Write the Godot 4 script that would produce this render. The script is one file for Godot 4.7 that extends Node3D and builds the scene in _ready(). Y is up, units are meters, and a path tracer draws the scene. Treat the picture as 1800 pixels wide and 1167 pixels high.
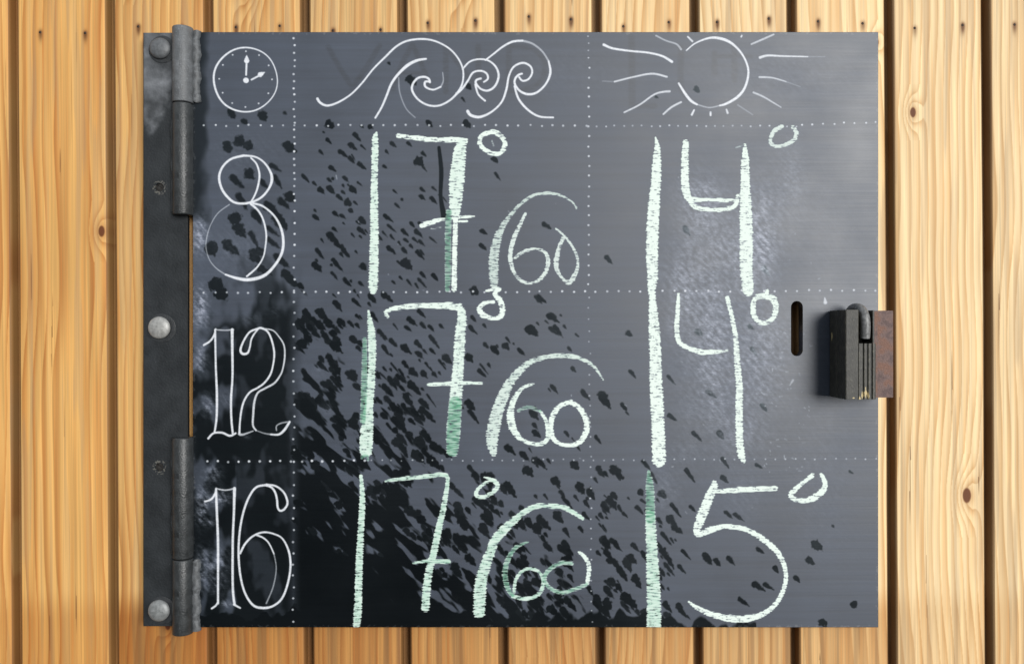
extends Node3D
# A steel chalkboard with swim times, hinged on a wall of softwood planks and shut with a padlock.
# The board lies in the plane z = 0; one millimetre of the drawing on it is 1 / 0.7 texels.

const S := 0.0007                 # metres per texel of the board's drawing
const BX := 338                   # where the writing panel starts in the drawing
const BY := 56
const TW := 1207
const TH := 1047
const CAM := 1.011
const WALL := 0.020             # the wall stands this far behind the face of the board

var rng := RandomNumberGenerator.new()
var wet_and_shade := PackedFloat32Array()
var dust := PackedFloat32Array()
var chalk := PackedFloat32Array()
var green := PackedFloat32Array()
var paint := PackedFloat32Array()
var ghost := PackedFloat32Array()
var row_noise := PackedByteArray()
var fine_noise := PackedByteArray()
var taken := {}
var rub := FastNoiseLite.new()


func _ready():
	rng.seed = 71
	# camera
	var cam := Camera3D.new()
	cam.name = "camera"
	cam.position = Vector3(0, 0, CAM)
	cam.fov = 2.0 * rad_to_deg(atan(583.5 * S / CAM))
	cam.near = 0.05
	cam.far = 200.0
	add_child(cam)
	# overcast sky and a soft sun behind thin cloud, high and to the right
	var sky_mat := ProceduralSkyMaterial.new()
	sky_mat.sky_top_color = Color(0.82, 0.85, 0.88)
	sky_mat.sky_horizon_color = Color(0.57, 0.59, 0.61)
	sky_mat.sky_curve = 0.25
	sky_mat.ground_bottom_color = Color(0.20, 0.20, 0.19)
	sky_mat.ground_horizon_color = Color(0.24, 0.24, 0.23)
	sky_mat.sun_angle_max = 30.0
	sky_mat.energy_multiplier = 0.46
	var sky := Sky.new()
	sky.sky_material = sky_mat
	var env := Environment.new()
	env.background_mode = Environment.BG_SKY
	env.sky = sky
	env.ambient_light_source = Environment.AMBIENT_SOURCE_SKY
	env.tonemap_mode = Environment.TONE_MAPPER_LINEAR
	env.tonemap_exposure = 2.22
	env.sdfgi_enabled = true
	env.ssao_enabled = true
	env.ssil_enabled = true
	var we := WorldEnvironment.new()
	we.name = "world_environment"
	we.environment = env
	add_child(we)
	var sun := DirectionalLight3D.new()
	sun.name = "sun"
	sun.light_color = Color(1.0, 0.995, 0.985)
	sun.light_energy = 0.5
	sun.light_angular_distance = 30.0
	sun.shadow_enabled = true
	sun.basis = Basis.looking_at(-Vector3(0.49, 0.17, 0.86).normalized(), Vector3.UP)
	add_child(sun)

	build_wall()
	build_board()
	build_lock()


# ---------------------------------------------------------------- naming
func numbered(called):
	var n = taken.get(called, 0)
	taken[called] = n + 1
	return called if n == 0 else "%s_%03d" % [called, n]


func thing(called, label, category, at := Vector3.ZERO, group := ""):
	var o := Node3D.new()
	o.name = numbered(called)
	o.position = at
	o.set_meta("label", label)
	o.set_meta("category", category)
	if group != "":
		o.set_meta("group", group)
	add_child(o, true)
	return o


func part(called, mesh, mat, parent, at := Vector3.ZERO):
	var m := MeshInstance3D.new()
	m.name = called
	m.mesh = mesh
	m.material_override = mat
	m.position = at
	parent.add_child(m, true)
	return m


# ---------------------------------------------------------------- mesh helpers
func begin() -> SurfaceTool:
	var st := SurfaceTool.new()
	st.begin(Mesh.PRIMITIVE_TRIANGLES)
	return st


func vert(st: SurfaceTool, p: Vector3, n: Vector3, uv: Vector2):
	st.set_normal(n)
	st.set_uv(uv)
	st.add_vertex(p)


func tri(st: SurfaceTool, p: Array, n: Array, uv: Array):
	var face: Vector3 = (p[1] - p[0]).cross(p[2] - p[0])
	var order := [0, 1, 2]
	if face.dot(n[0] + n[1] + n[2]) > 0.0:
		order = [0, 2, 1]
	for i in order:
		vert(st, p[i], n[i], uv[i])


func quad(st: SurfaceTool, p: Array, n: Array, uv: Array):
	tri(st, [p[0], p[1], p[2]], [n[0], n[1], n[2]], [uv[0], uv[1], uv[2]])
	tri(st, [p[0], p[2], p[3]], [n[0], n[2], n[3]], [uv[0], uv[2], uv[3]])


func done(st: SurfaceTool) -> ArrayMesh:
	st.generate_tangents()
	return st.commit()


# A closed outline (x, z), counter-clockwise seen from above (+y), swept from y0 to y1 with capped ends.
func sweep_up(st: SurfaceTool, outline: PackedVector2Array, y0: float, y1: float, uv_of: Callable, rows := 1, wobble := 0.0):
	var n := outline.size()
	var middle := Vector2.ZERO
	for p in outline:
		middle += p / n
	var area := 0.0
	for i in n:
		area += outline[i].cross(outline[(i + 1) % n])
	var turn := 1.0 if area > 0 else -1.0
	var seg_n := []
	for i in n:
		var d := (outline[(i + 1) % n] - outline[i]).normalized()
		seg_n.append(Vector2(d.y, -d.x) * turn)
	for i in n:
		var j := (i + 1) % n
		var na: Vector2 = seg_n[i]
		var nb: Vector2 = seg_n[i]
		if seg_n[(i + n - 1) % n].dot(seg_n[i]) > 0.75:
			na = (seg_n[(i + n - 1) % n] + seg_n[i]).normalized()
		if seg_n[j].dot(seg_n[i]) > 0.75:
			nb = (seg_n[j] + seg_n[i]).normalized()
		var a3 := Vector3(na.x, 0, na.y)
		var b3 := Vector3(nb.x, 0, nb.y)
		for r in rows:
			var ya := lerpf(y0, y1, float(r) / rows)
			var yb := lerpf(y0, y1, float(r + 1) / rows)
			var wa := wobble * sin(ya * 9.0 + outline[0].x * 90.0)
			var wb := wobble * sin(yb * 9.0 + outline[0].x * 90.0)
			var p := [Vector3(outline[i].x + wa, ya, outline[i].y), Vector3(outline[j].x + wa, ya, outline[j].y), Vector3(outline[j].x + wb, yb, outline[j].y), Vector3(outline[i].x + wb, yb, outline[i].y)]
			quad(st, p, [a3, b3, b3, a3], [uv_of.call(p[0]), uv_of.call(p[1]), uv_of.call(p[2]), uv_of.call(p[3])])
	var idx := Geometry2D.triangulate_polygon(outline)
	for k in range(0, idx.size(), 3):
		for e in [[y0, Vector3.DOWN], [y1, Vector3.UP]]:
			var q := []
			var u := []
			for m in 3:
				q.append(Vector3(outline[idx[k + m]].x, e[0], outline[idx[k + m]].y))
				u.append(uv_of.call(q[m]))
			tri(st, q, [e[1], e[1], e[1]], u)


# A plate in the x-y plane with a rounded front arris and holes (each [centre y, half width, half height]) along x = hole_x.
func plate(st: SurfaceTool, x0: float, x1: float, y0: float, y1: float, z_front: float, z_back: float, arris: float, hole_x: float, holes: Array, uv_of: Callable):
	for side in [-1.0, 1.0]:
		for front in [true, false]:
			var inset := arris if front else 0.0
			var edge: float = (x0 + inset) if side < 0 else (x1 - inset)
			var out := PackedVector2Array([Vector2(edge, y1 - inset), Vector2(edge, y0 + inset), Vector2(hole_x, y0 + inset)])
			for h in holes:
				for v in half_hole(h, hole_x, side):
					out.append(v)
			out.append(Vector2(hole_x, y1 - inset))
			var z := z_front if front else z_back
			var nn := Vector3(0, 0, 1) if front else Vector3(0, 0, -1)
			var idx := Geometry2D.triangulate_polygon(out)
			for k in range(0, idx.size(), 3):
				var q := []
				var u := []
				for m in 3:
					q.append(Vector3(out[idx[k + m]].x, out[idx[k + m]].y, z))
					u.append(uv_of.call(q[m]))
				tri(st, q, [nn, nn, nn], u)
		for h in holes:
			var pts := half_hole(h, hole_x, side)
			for i in pts.size() - 1:
				var mid := Vector2(hole_x, clampf((pts[i].y + pts[i + 1].y) / 2, h[0] - h[2] + h[1], h[0] + h[2] - h[1]))
				var na2 := (mid - pts[i]).normalized()
				var nb2 := (mid - pts[i + 1]).normalized()
				var q := [Vector3(pts[i].x, pts[i].y, z_front), Vector3(pts[i + 1].x, pts[i + 1].y, z_front), Vector3(pts[i + 1].x, pts[i + 1].y, z_back), Vector3(pts[i].x, pts[i].y, z_back)]
				var na3 := Vector3(na2.x, na2.y, 0)
				var nb3 := Vector3(nb2.x, nb2.y, 0)
				quad(st, q, [na3, nb3, nb3, na3], [uv_of.call(q[0]), uv_of.call(q[1]), uv_of.call(q[2]), uv_of.call(q[3])])
	var c := [Vector2(x0, y0), Vector2(x1, y0), Vector2(x1, y1), Vector2(x0, y1)]
	var inw := [Vector2(1, 1), Vector2(-1, 1), Vector2(-1, -1), Vector2(1, -1)]
	for i in 4:
		var j := (i + 1) % 4
		var d: Vector2 = (c[j] - c[i]).normalized()
		var side_n := Vector3(d.y, -d.x, 0)
		var front_n := Vector3(0, 0, 1)
		var a0: Vector2 = c[i] + inw[i] * arris
		var b0: Vector2 = c[j] + inw[j] * arris
		var q := [Vector3(a0.x, a0.y, z_front), Vector3(b0.x, b0.y, z_front), Vector3(c[j].x, c[j].y, z_front - arris), Vector3(c[i].x, c[i].y, z_front - arris)]
		quad(st, q, [front_n, front_n, side_n, side_n], [uv_of.call(q[0]), uv_of.call(q[1]), uv_of.call(q[2]), uv_of.call(q[3])])
		var w := [q[3], q[2], Vector3(c[j].x, c[j].y, z_back), Vector3(c[i].x, c[i].y, z_back)]
		quad(st, w, [side_n, side_n, side_n, side_n], [uv_of.call(w[0]), uv_of.call(w[1]), uv_of.call(w[2]), uv_of.call(w[3])])


func half_hole(h: Array, hole_x: float, side: float) -> PackedVector2Array:
	var pts := PackedVector2Array()
	var straight: float = h[2] - h[1]
	for i in 9:
		var a := -PI / 2 + PI / 2 * i / 8.0
		pts.append(Vector2(hole_x + side * h[1] * cos(a), h[0] - straight + h[1] * sin(a)))
	for i in 9:
		var a := PI / 2 * i / 8.0
		pts.append(Vector2(hole_x + side * h[1] * cos(a), h[0] + straight + h[1] * sin(a)))
	return pts


# Turned about an axis: profile of (radius, height); axis is y or z. Uneven makes it slightly out of true.
func lathe(st: SurfaceTool, profile: Array, along_z: bool, steps := 32, uneven := 0.0):
	var np := profile.size()
	for i in np - 1:
		var d: Vector2 = profile[i + 1] - profile[i]
		if d.length() < 1e-7:
			continue
		var nn := Vector2(d.y, -d.x).normalized()
		for k in steps:
			var p := []
			var nr := []
			var uv := []
			for e in [[i, k], [i + 1, k], [i + 1, k + 1], [i, k + 1]]:
				var pr: Vector2 = profile[e[0]]
				var n_here := nn
				var other: int = e[0] - 1 if e[0] == i else e[0] + 1
				if other >= 0 and other < np:
					var d2: Vector2 = (profile[e[0]] - profile[other]) if e[0] == i else (profile[other] - profile[e[0]])
					if d2.length() > 1e-7:
						var n2 := Vector2(d2.y, -d2.x).normalized()
						if n2.dot(nn) > 0.6:
							n_here = (nn + n2).normalized()
				var a: float = TAU * e[1] / steps
				var rad: float = pr.x * (1.0 + uneven * (sin(a * 3.0 + pr.y * 310.0) + 0.6 * sin(a * 7.0 - pr.y * 170.0)))
				var pos := Vector3(cos(a) * rad, pr.y, sin(a) * rad)
				var nor := Vector3(cos(a) * n_here.x, n_here.y, sin(a) * n_here.x)
				if along_z:
					pos = Vector3(pos.x, -pos.z, pos.y)
					nor = Vector3(nor.x, -nor.z, nor.y)
				p.append(pos)
				nr.append(nor)
				uv.append(Vector2(float(e[1]) / steps, pr.y * 8.0))
			quad(st, p, nr, uv)


# A round bar along a path of points, radius each.
func bar(st: SurfaceTool, path: Array, radii: Array, steps := 20):
	var rings := []
	var n := path.size()
	var up := Vector3(0.31, 0.17, 0.93).normalized()
	for i in n:
		var t: Vector3 = (path[mini(i + 1, n - 1)] - path[maxi(i - 1, 0)]).normalized()
		var side := t.cross(up).normalized()
		up = side.cross(t).normalized()
		var ring := []
		for k in steps + 1:
			var a := TAU * k / steps
			ring.append([side * cos(a) + up * sin(a), path[i] + (side * cos(a) + up * sin(a)) * radii[i]])
		rings.append(ring)
	for i in n - 1:
		for k in steps:
			var a = rings[i][k]
			var b = rings[i][k + 1]
			var c = rings[i + 1][k + 1]
			var d = rings[i + 1][k]
			quad(st, [a[1], b[1], c[1], d[1]], [a[0], b[0], c[0], d[0]], [Vector2(float(k) / steps, i * 0.1), Vector2(float(k + 1) / steps, i * 0.1), Vector2(float(k + 1) / steps, i * 0.1 + 0.1), Vector2(float(k) / steps, i * 0.1 + 0.1)])
	for e in [0, n - 1]:
		var out: Vector3 = (path[0] - path[1]).normalized() if e == 0 else (path[n - 1] - path[n - 2]).normalized()
		for k in steps:
			tri(st, [path[e], rings[e][k][1], rings[e][k + 1][1]], [out, out, out], [Vector2(0.5, 0.5), Vector2(0.4, 0.5), Vector2(0.5, 0.4)])


# ---------------------------------------------------------------- texture helpers
func noise(sd: int, freq: float, octaves := 3) -> FastNoiseLite:
	var f := FastNoiseLite.new()
	f.seed = sd
	f.noise_type = FastNoiseLite.TYPE_SIMPLEX_SMOOTH
	f.frequency = freq
	f.fractal_octaves = octaves
	return f


# bytes of a noise field that is stretched by fx, fy texels per noise cell step
func field(w: int, h: int, sd: int, fx: int, fy: int, freq: float, octaves := 3) -> PackedByteArray:
	var im: Image = noise(sd, freq, octaves).get_image(maxi(4, w / fx + 2), maxi(4, h / fy + 2), false, false, true)
	im.convert(Image.FORMAT_L8)
	im.resize(w, h, Image.INTERPOLATE_CUBIC)
	return im.get_data()


func image_rgb(w: int, h: int, data: PackedByteArray) -> ImageTexture:
	var im := Image.create_from_data(w, h, false, Image.FORMAT_RGB8, data)
	return ImageTexture.create_from_image(im)


func image_grey(w: int, h: int, data: PackedByteArray) -> ImageTexture:
	var im := Image.create_from_data(w, h, false, Image.FORMAT_L8, data)
	im.convert(Image.FORMAT_RGB8)
	return ImageTexture.create_from_image(im)


func normal_from(w: int, h: int, data: PackedByteArray, strength: float) -> ImageTexture:
	var im := Image.create_from_data(w, h, false, Image.FORMAT_L8, data)
	im.convert(Image.FORMAT_RGBA8)
	im.bump_map_to_normal_map(strength)
	return ImageTexture.create_from_image(im)


func metal(base: Color, spread: float, rough: float, sd: int, metallic := 0.0, tile := 6.0) -> StandardMaterial3D:
	var w := 192
	var a := field(w, w, sd, 1, 1, 0.02, 4)
	var b := field(w, w, sd + 5, 1, 1, 0.16, 2)
	var px := PackedByteArray()
	var rg := PackedByteArray()
	px.resize(w * w * 3)
	rg.resize(w * w)
	for i in w * w:
		var t := (a[i] / 255.0 - 0.5) * spread + (b[i] / 255.0 - 0.5) * spread * 0.6
		if b[i] > 226:
			t += spread * 1.1
		px[i * 3] = clampi(int((base.r * (1.0 + t)) * 255.0), 0, 255)
		px[i * 3 + 1] = clampi(int((base.g * (1.0 + t)) * 255.0), 0, 255)
		px[i * 3 + 2] = clampi(int((base.b * (1.0 + t)) * 255.0), 0, 255)
		rg[i] = clampi(int((rough + (a[i] / 255.0 - 0.5) * 0.25) * 255.0), 20, 255)
	var m := StandardMaterial3D.new()
	m.albedo_texture = image_rgb(w, w, px)
	m.roughness = 1.0
	m.roughness_texture = image_grey(w, w, rg)
	m.normal_enabled = true
	m.normal_texture = normal_from(w, w, b, 1.6)
	m.normal_scale = 0.5
	m.metallic = metallic
	m.uv1_triplanar = true
	m.uv1_scale = Vector3.ONE * tile
	return m


# ---------------------------------------------------------------- the plank wall
func build_wall():
	var wall = thing("plank_wall", "wall of pale upright softwood planks behind the black chalkboard", "wall", Vector3(0, 0, -WALL))
	wall.rotation_degrees.z = 0.35
	var k := 1.0 + WALL / CAM
	var pitch := 171.3 * S * k
	var face := 159.5 * S * k
	var first := (368.0 - 6.0 - 900.0) * S * k          # the far side of the first groove
	var nail_mat := metal(Color(0.20, 0.15, 0.11), 0.5, 0.6, 402, 0.3, 60.0)
	var nail_mesh := begin()
	lathe(nail_mesh, [Vector2(0.0019, -0.004), Vector2(0.0019, -0.0003), Vector2(0.0015, 0.0002), Vector2(0.0, 0.0003)], true, 14, 0.03)
	var nail := done(nail_mesh)
	for i in range(-4, 10):
		var x1 := first + pitch * (i - 0)
		var x0 := x1 - face
		var cx := (x0 + x1) / 2
		var hw := face / 2 + rng.randf_range(-0.0007, 0.0004)
		var out := PackedVector2Array()
		var r := 0.0035
		out.append(Vector2(-hw, -0.028))
		for s in 5:
			var a := PI - PI / 2 * s / 4.0
			out.append(Vector2(-hw + r + r * cos(a), -r + r * sin(a)))
		for s in range(1, 6):
			out.append(Vector2(lerpf(-hw + r, hw - r, s / 6.0), 0.0005 * sin(PI * s / 6.0)))
		r = 0.0045
		for s in 5:
			var a := PI / 2 - PI / 2 * s / 4.0
			out.append(Vector2(hw - r + r * cos(a), -r + r * sin(a)))
		out.append(Vector2(hw, -0.0150))
		out.append(Vector2(hw + pitch - face + 0.0020, -0.0150))
		out.append(Vector2(hw + pitch - face + 0.0020, -0.0200))
		out.append(Vector2(hw, -0.0200))
		out.append(Vector2(hw, -0.028))
		var st := begin()
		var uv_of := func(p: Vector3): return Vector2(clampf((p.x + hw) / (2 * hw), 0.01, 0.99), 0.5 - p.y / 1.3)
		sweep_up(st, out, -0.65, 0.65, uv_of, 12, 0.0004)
		var nails := []
		for s in [-0.26, 0.26]:
			nails.append(Vector2(s * face * rng.randf_range(0.8, 1.2), 0.388 + rng.randf_range(-0.010, 0.008)))
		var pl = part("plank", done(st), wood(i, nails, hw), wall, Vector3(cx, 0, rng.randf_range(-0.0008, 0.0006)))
		for s in nails:
			part("nail", nail, nail_mat, pl, Vector3(s.x, s.y, 0.0003))


func wood(which: int, nails: Array, hw: float) -> StandardMaterial3D:
	var w := 144
	var h := 1200
	var g := RandomNumberGenerator.new()
	g.seed = 900 + which * 37
	var fibre := field(w, h, 31 + which, 1, 90, 0.35, 3)
	var fibre2 := field(w, h, 131 + which, 3, 150, 0.2, 3)
	var dirt := field(w, h, 231 + which, 2, 46, 0.09, 4)
	var warp := noise(77 + which, 0.0028, 2)
	var cx := g.randf_range(-75.0, 75.0)
	var d0 := g.randf_range(8.0, 34.0)
	var gap := g.randf_range(5.5, 8.5)
	var pale := clampf((which + 1) / 7.0, 0.0, 1.0)
	var early := Color(0.830, 0.640, 0.375).lerp(Color(0.880, 0.775, 0.600), pale)
	var late := Color(0.62, 0.37, 0.16).lerp(Color(0.68, 0.50, 0.30), pale)
	var tone := g.randf_range(0.95, 1.04)
	var knots := []
	var spots := {-2: [[30.0, 0.33, 4.5]], -1: [[104.0, 0.40, 5.5]], 0: [[22.0, 0.155, 5.0], [62.0, 0.78, 5.0]], 1: [[45.0, 0.165, 8.0]], 3: [[68.0, 0.158, 9.0], [20.0, 0.86, 5.0]], 4: [[25.0, 0.857, 8.0], [95.0, 0.91, 12.0]], 7: [[100.0, 0.222, 4.0]], 8: [[24.0, 0.29, 5.0], [88.0, 0.66, 7.5]], 9: [[60.0, 0.45, 4.0]]}
	for s in spots.get(which, [[g.randf_range(20, 90), g.randf_range(0.2, 0.8), 5.0]]):
		knots.append(Vector3(s[0], s[1] * 1300.0, s[2]))
	var px := PackedByteArray()
	px.resize(w * h * 3)
	var hm := PackedByteArray()
	hm.resize(w * h)
	var mm_x := 112.0 / w
	var mm_y := 1300.0 / h
	var nail_at := []
	for nl in nails:
		nail_at.append(Vector2((nl.x + hw) / (2.0 * hw) * 112.0, (0.65 - nl.y) * 1000.0))
	var checks := []
	for n in 9:
		checks.append([g.randf_range(4.0, 108.0), g.randf_range(0.0, 1250.0), g.randf_range(30.0, 170.0), g.randf_range(0.25, 0.7)])
	for y in h:
		var v := y * mm_y
		var bend := warp.get_noise_2d(v * 0.9, which * 50.0) * 10.0
		var near := []
		for kn in knots:
			if absf(v - kn.y) < kn.z * 7.0:
				near.append(kn)
		# damp, handled lower planks: browner from about the lower edge of the board downwards
		var low := smoothstep(965.0, 1010.0, v) * (0.95 - 0.35 * pale) * (1.0 if which >= 0 and which <= 7 else 0.35)
		for x in w:
			var i := y * w + x
			var u := x * mm_x
			var du := u - 56.0 - cx - bend
			var rad := sqrt(du * du * 0.55 + d0 * d0) + (fibre2[i] / 255.0 - 0.5) * 1.6
			var core := 0.0
			var grey := smoothstep(0.56, 0.74, dirt[i] / 255.0) * 0.30
			for kn in near:
				var kx: float = u - kn.x
				var ky: float = (v - kn.y) * 0.55
				var q: float = (kx * kx + ky * ky) / (kn.z * kn.z)
				rad += 16.0 * exp(-q * 0.22)
				core = maxf(core, smoothstep(0.62, 0.25, q) * 0.9 + exp(-q * 0.9) * 0.25)
			var t := fposmod(rad, gap) / gap
			var ring := t * t * (1.0 - smoothstep(0.92, 1.0, t))
			var f := fibre[i] / 255.0 - 0.5
			ring = clampf(ring * 0.66 + f * 0.50 + (fibre2[i] / 255.0 - 0.5) * 0.45 + 0.04, 0.0, 1.0)
			var c := early.lerp(late, ring)
			var lum := tone * (1.06 + f * 0.26 + (dirt[i] / 255.0 - 0.5) * 0.16)
			c = c * lum
			c = c.lerp(Color(0.58, 0.50, 0.40), grey * (0.5 + fibre2[i] / 255.0))
			for nl in nail_at:
				var nx: float = absf(u - nl.x)
				var nyy: float = v - nl.y
				if nx < 9.0 and nyy > -9.0 and nyy < 26.0:
					var st := exp(-(nx * nx) / 7.0 - (nyy * nyy) / (14.0 if nyy < 0.0 else 90.0)) * (0.45 + 0.9 * (dirt[i] / 255.0))
					c = c.lerp(Color(0.36, 0.22, 0.11), minf(st, 0.85))
			if core > 0.0:
				c = c.lerp(Color(0.36, 0.185, 0.075), minf(core, 0.92))
			if low > 0.0:
				var dd := clampf((dirt[i] / 255.0 - 0.42) * 2.4, 0.0, 1.0)
				c = c.lerp(Color(c.r * 0.82, c.g * 0.69, c.b * 0.52), low)
				c = c.lerp(Color(0.40, 0.30, 0.19), low * dd * 0.38)
			for ck in checks:
				if v > ck[1] and v < ck[1] + ck[2] and absf(u - ck[0] - bend * 0.25) < 0.55:
					c = c.lerp(Color(0.30, 0.18, 0.09), ck[3] * (0.4 + fibre[i] / 255.0) * sin(PI * (v - ck[1]) / ck[2]))
			if x < 3 or x > w - 4:      # the sawn edges and tongue, darker than the face
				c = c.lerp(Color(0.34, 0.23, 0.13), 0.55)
			px[i * 3] = clampi(int(c.r * 255.0), 0, 255)
			px[i * 3 + 1] = clampi(int(c.g * 255.0), 0, 255)
			px[i * 3 + 2] = clampi(int(c.b * 255.0), 0, 255)
			hm[i] = clampi(int(128.0 + ring * 60.0 + f * 70.0), 0, 255)
	var m := StandardMaterial3D.new()
	m.albedo_texture = image_rgb(w, h, px)
	m.roughness = 0.62
	m.metallic_specular = 0.4
	m.normal_enabled = true
	m.normal_texture = normal_from(w, h, hm, 1.5)
	m.normal_scale = 0.35
	return m


# ---------------------------------------------------------------- the chalkboard
func at(px: float, py: float, z := 0.0) -> Vector3:
	return Vector3((px - 900.0) * S, (583.5 - py) * S, z)


func build_board():
	var b = thing("chalkboard", "square black steel chalkboard with hand drawn wave and sun and chalked swim temperatures", "chalkboard")
	# the swinging panel, with a keyhole slot
	var st := begin()
	var x0 := (BX - 900.0) * S
	var y1 := (583.5 - BY) * S
	var uv_of := func(p: Vector3): return Vector2((p.x - x0) / (TW * S), (y1 - p.y) / (TH * S))
	plate(st, x0, x0 + TW * S, y1 - TH * S, y1, 0.0, -0.0145, 0.0006, (1401.5 - 900.0) * S, [[(583.5 - 577.5) * S, 10.5 * S, 48.5 * S]], uv_of)
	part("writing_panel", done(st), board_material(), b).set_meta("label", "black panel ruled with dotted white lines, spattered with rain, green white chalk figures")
	# the fixed strip, bolted to the wall
	st = begin()
	var sx0 := (250.5 - 900.0) * S
	var sx1 := (329.0 - 900.0) * S
	var sy1 := (583.5 - 57.0) * S
	var sy0 := (583.5 - 1101.0) * S
	var uv_s := func(p: Vector3): return Vector2((p.x - sx0) / (sx1 - sx0), (sy1 - p.y) / (sy1 - sy0))
	plate(st, sx0, sx1, sy0, sy1, 0.0, -0.006, 0.0007, (279.5 - 900.0) * S, [[(583.5 - 821.0) * S, 7.5 * S, 7.5 * S], [(583.5 - 329.0) * S, 7.5 * S, 7.5 * S]], uv_s)
	var strip = part("mounting_strip", done(st), strip_material(), b)
	var zinc := [metal(Color(0.36, 0.37, 0.38), 0.35, 0.5, 610, 0.1, 40.0), metal(Color(0.60, 0.60, 0.59), 0.3, 0.45, 611, 0.2, 40.0), metal(Color(0.50, 0.51, 0.51), 0.3, 0.45, 612, 0.2, 40.0)]
	var bolts := [[282.0, 86.0, 18.5], [280.5, 576.0, 19.5], [280.0, 1072.0, 19.0]]
	for i in 3:
		var r: float = bolts[i][2] * S
		var head := begin()
		var prof := [Vector2(r * 0.93, 0.0), Vector2(r * 0.99, 0.0012), Vector2(r, 0.0022)]
		for s in 8:
			var a := PI / 2 * (s + 1) / 8.0
			prof.append(Vector2(r * cos(a) if s < 7 else 0.0, 0.0022 + 0.0052 * sin(a)))
		lathe(head, prof, true, 40, 0.004)
		part("bolt_head", done(head), zinc[i], strip, at(bolts[i][0], bolts[i][1], 0.0003))
		var seat := begin()
		lathe(seat, [Vector2(r * 0.9, 0.0), Vector2(r * 1.30, 0.0), Vector2(r * 1.30, 0.0006), Vector2(r * 1.22, 0.0009), Vector2(r * 0.9, 0.0009)], true, 36, 0.01)
		part("washer", done(seat), strip_paint(), strip, at(bolts[i][0] + 3.0, bolts[i][1] + 1.0, 0.0))
	var hole_mat := metal(Color(0.10, 0.09, 0.08), 0.5, 0.7, 640)
	for hy in [329.0, 821.0]:
		var plug := begin()
		lathe(plug, [Vector2(7.7 * S, -0.006), Vector2(7.7 * S, -0.0024), Vector2(2.4 * S, -0.0020), Vector2(0.0, -0.0026)], true, 20, 0.05)
		part("sunk_screw", done(plug), hole_mat, strip, at(279.5, hy, 0.0))
	# two lift-off hinges: one knuckle of each is welded to the strip, the other to the panel
	var dull := metal(Color(0.37, 0.38, 0.39), 0.40, 0.55, 650, 0.0, 14.0)
	var dark := metal(Color(0.185, 0.195, 0.20), 0.60, 0.42, 651, 0.0, 14.0)
	var worn := metal(Color(0.36, 0.37, 0.38), 0.6, 0.6, 652, 0.0, 30.0)
	for hinge_at in [[323.0, 51.0, 183.0, 184.5, 379.0, true], [323.0, 768.0, 978.0, 980.0, 1111.0, false]]:
		var hinge := Node3D.new()
		hinge.name = "hinge"
		hinge.position = at(hinge_at[0], (hinge_at[1] + hinge_at[4]) / 2, 0.004)
		b.add_child(hinge, true)
		var mid: float = hinge.position.y
		for half in 2:
			var yt: float = (583.5 - hinge_at[1 + half * 2]) * S - mid
			var yb: float = (583.5 - hinge_at[2 + half * 2]) * S - mid
			var r := 0.0124 if half == 0 else 0.0121
			var body := begin()
			lathe(body, [Vector2(0.0, yb), Vector2(r - 0.0012, yb), Vector2(r - 0.0003, yb + 0.0004), Vector2(r, yb + 0.0013), Vector2(r * 0.995, (yt + yb) / 2), Vector2(r, yt - 0.0013), Vector2(r - 0.0003, yt - 0.0004), Vector2(r - 0.0012, yt), Vector2(0.0, yt)], false, 40, 0.004)
			var on_panel: bool = hinge_at[5] == (half == 0)
			part("knuckle", done(body), dull if (hinge_at[5] and half == 0) else dark, hinge)
			# a lumpy weld along the knuckle
			var weld := begin()
			var path := []
			var rad := []
			var sx := 0.0150 if on_panel else -0.0125
			var length: float = yt - yb
			for s in 60:
				var f := s / 59.0
				path.append(Vector3(sx + 0.0006 * sin(f * 21.0 + half), yb + length * (0.02 + 0.96 * f), -0.0035 + 0.0004 * sin(f * 33.0)))
				rad.append((0.0058 if on_panel else 0.0040) * (0.92 + 0.07 * sin(f * 41.0 + half * 2.0) + 0.08 * sin(f * 17.0 + 2.0) + 0.04 * sin(f * 97.0)) * (0.4 if s == 0 or s == 59 else 1.0))
			bar(weld, path, rad, 14)
			part("weld", done(weld), worn if on_panel else dark, hinge)


func strip_paint() -> StandardMaterial3D:
	if not taken.has("strip paint material"):
		taken["strip paint material"] = metal(Color(0.155, 0.165, 0.175), 0.3, 0.5, 655, 0.0, 16.0)
	return taken["strip paint material"]


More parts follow.
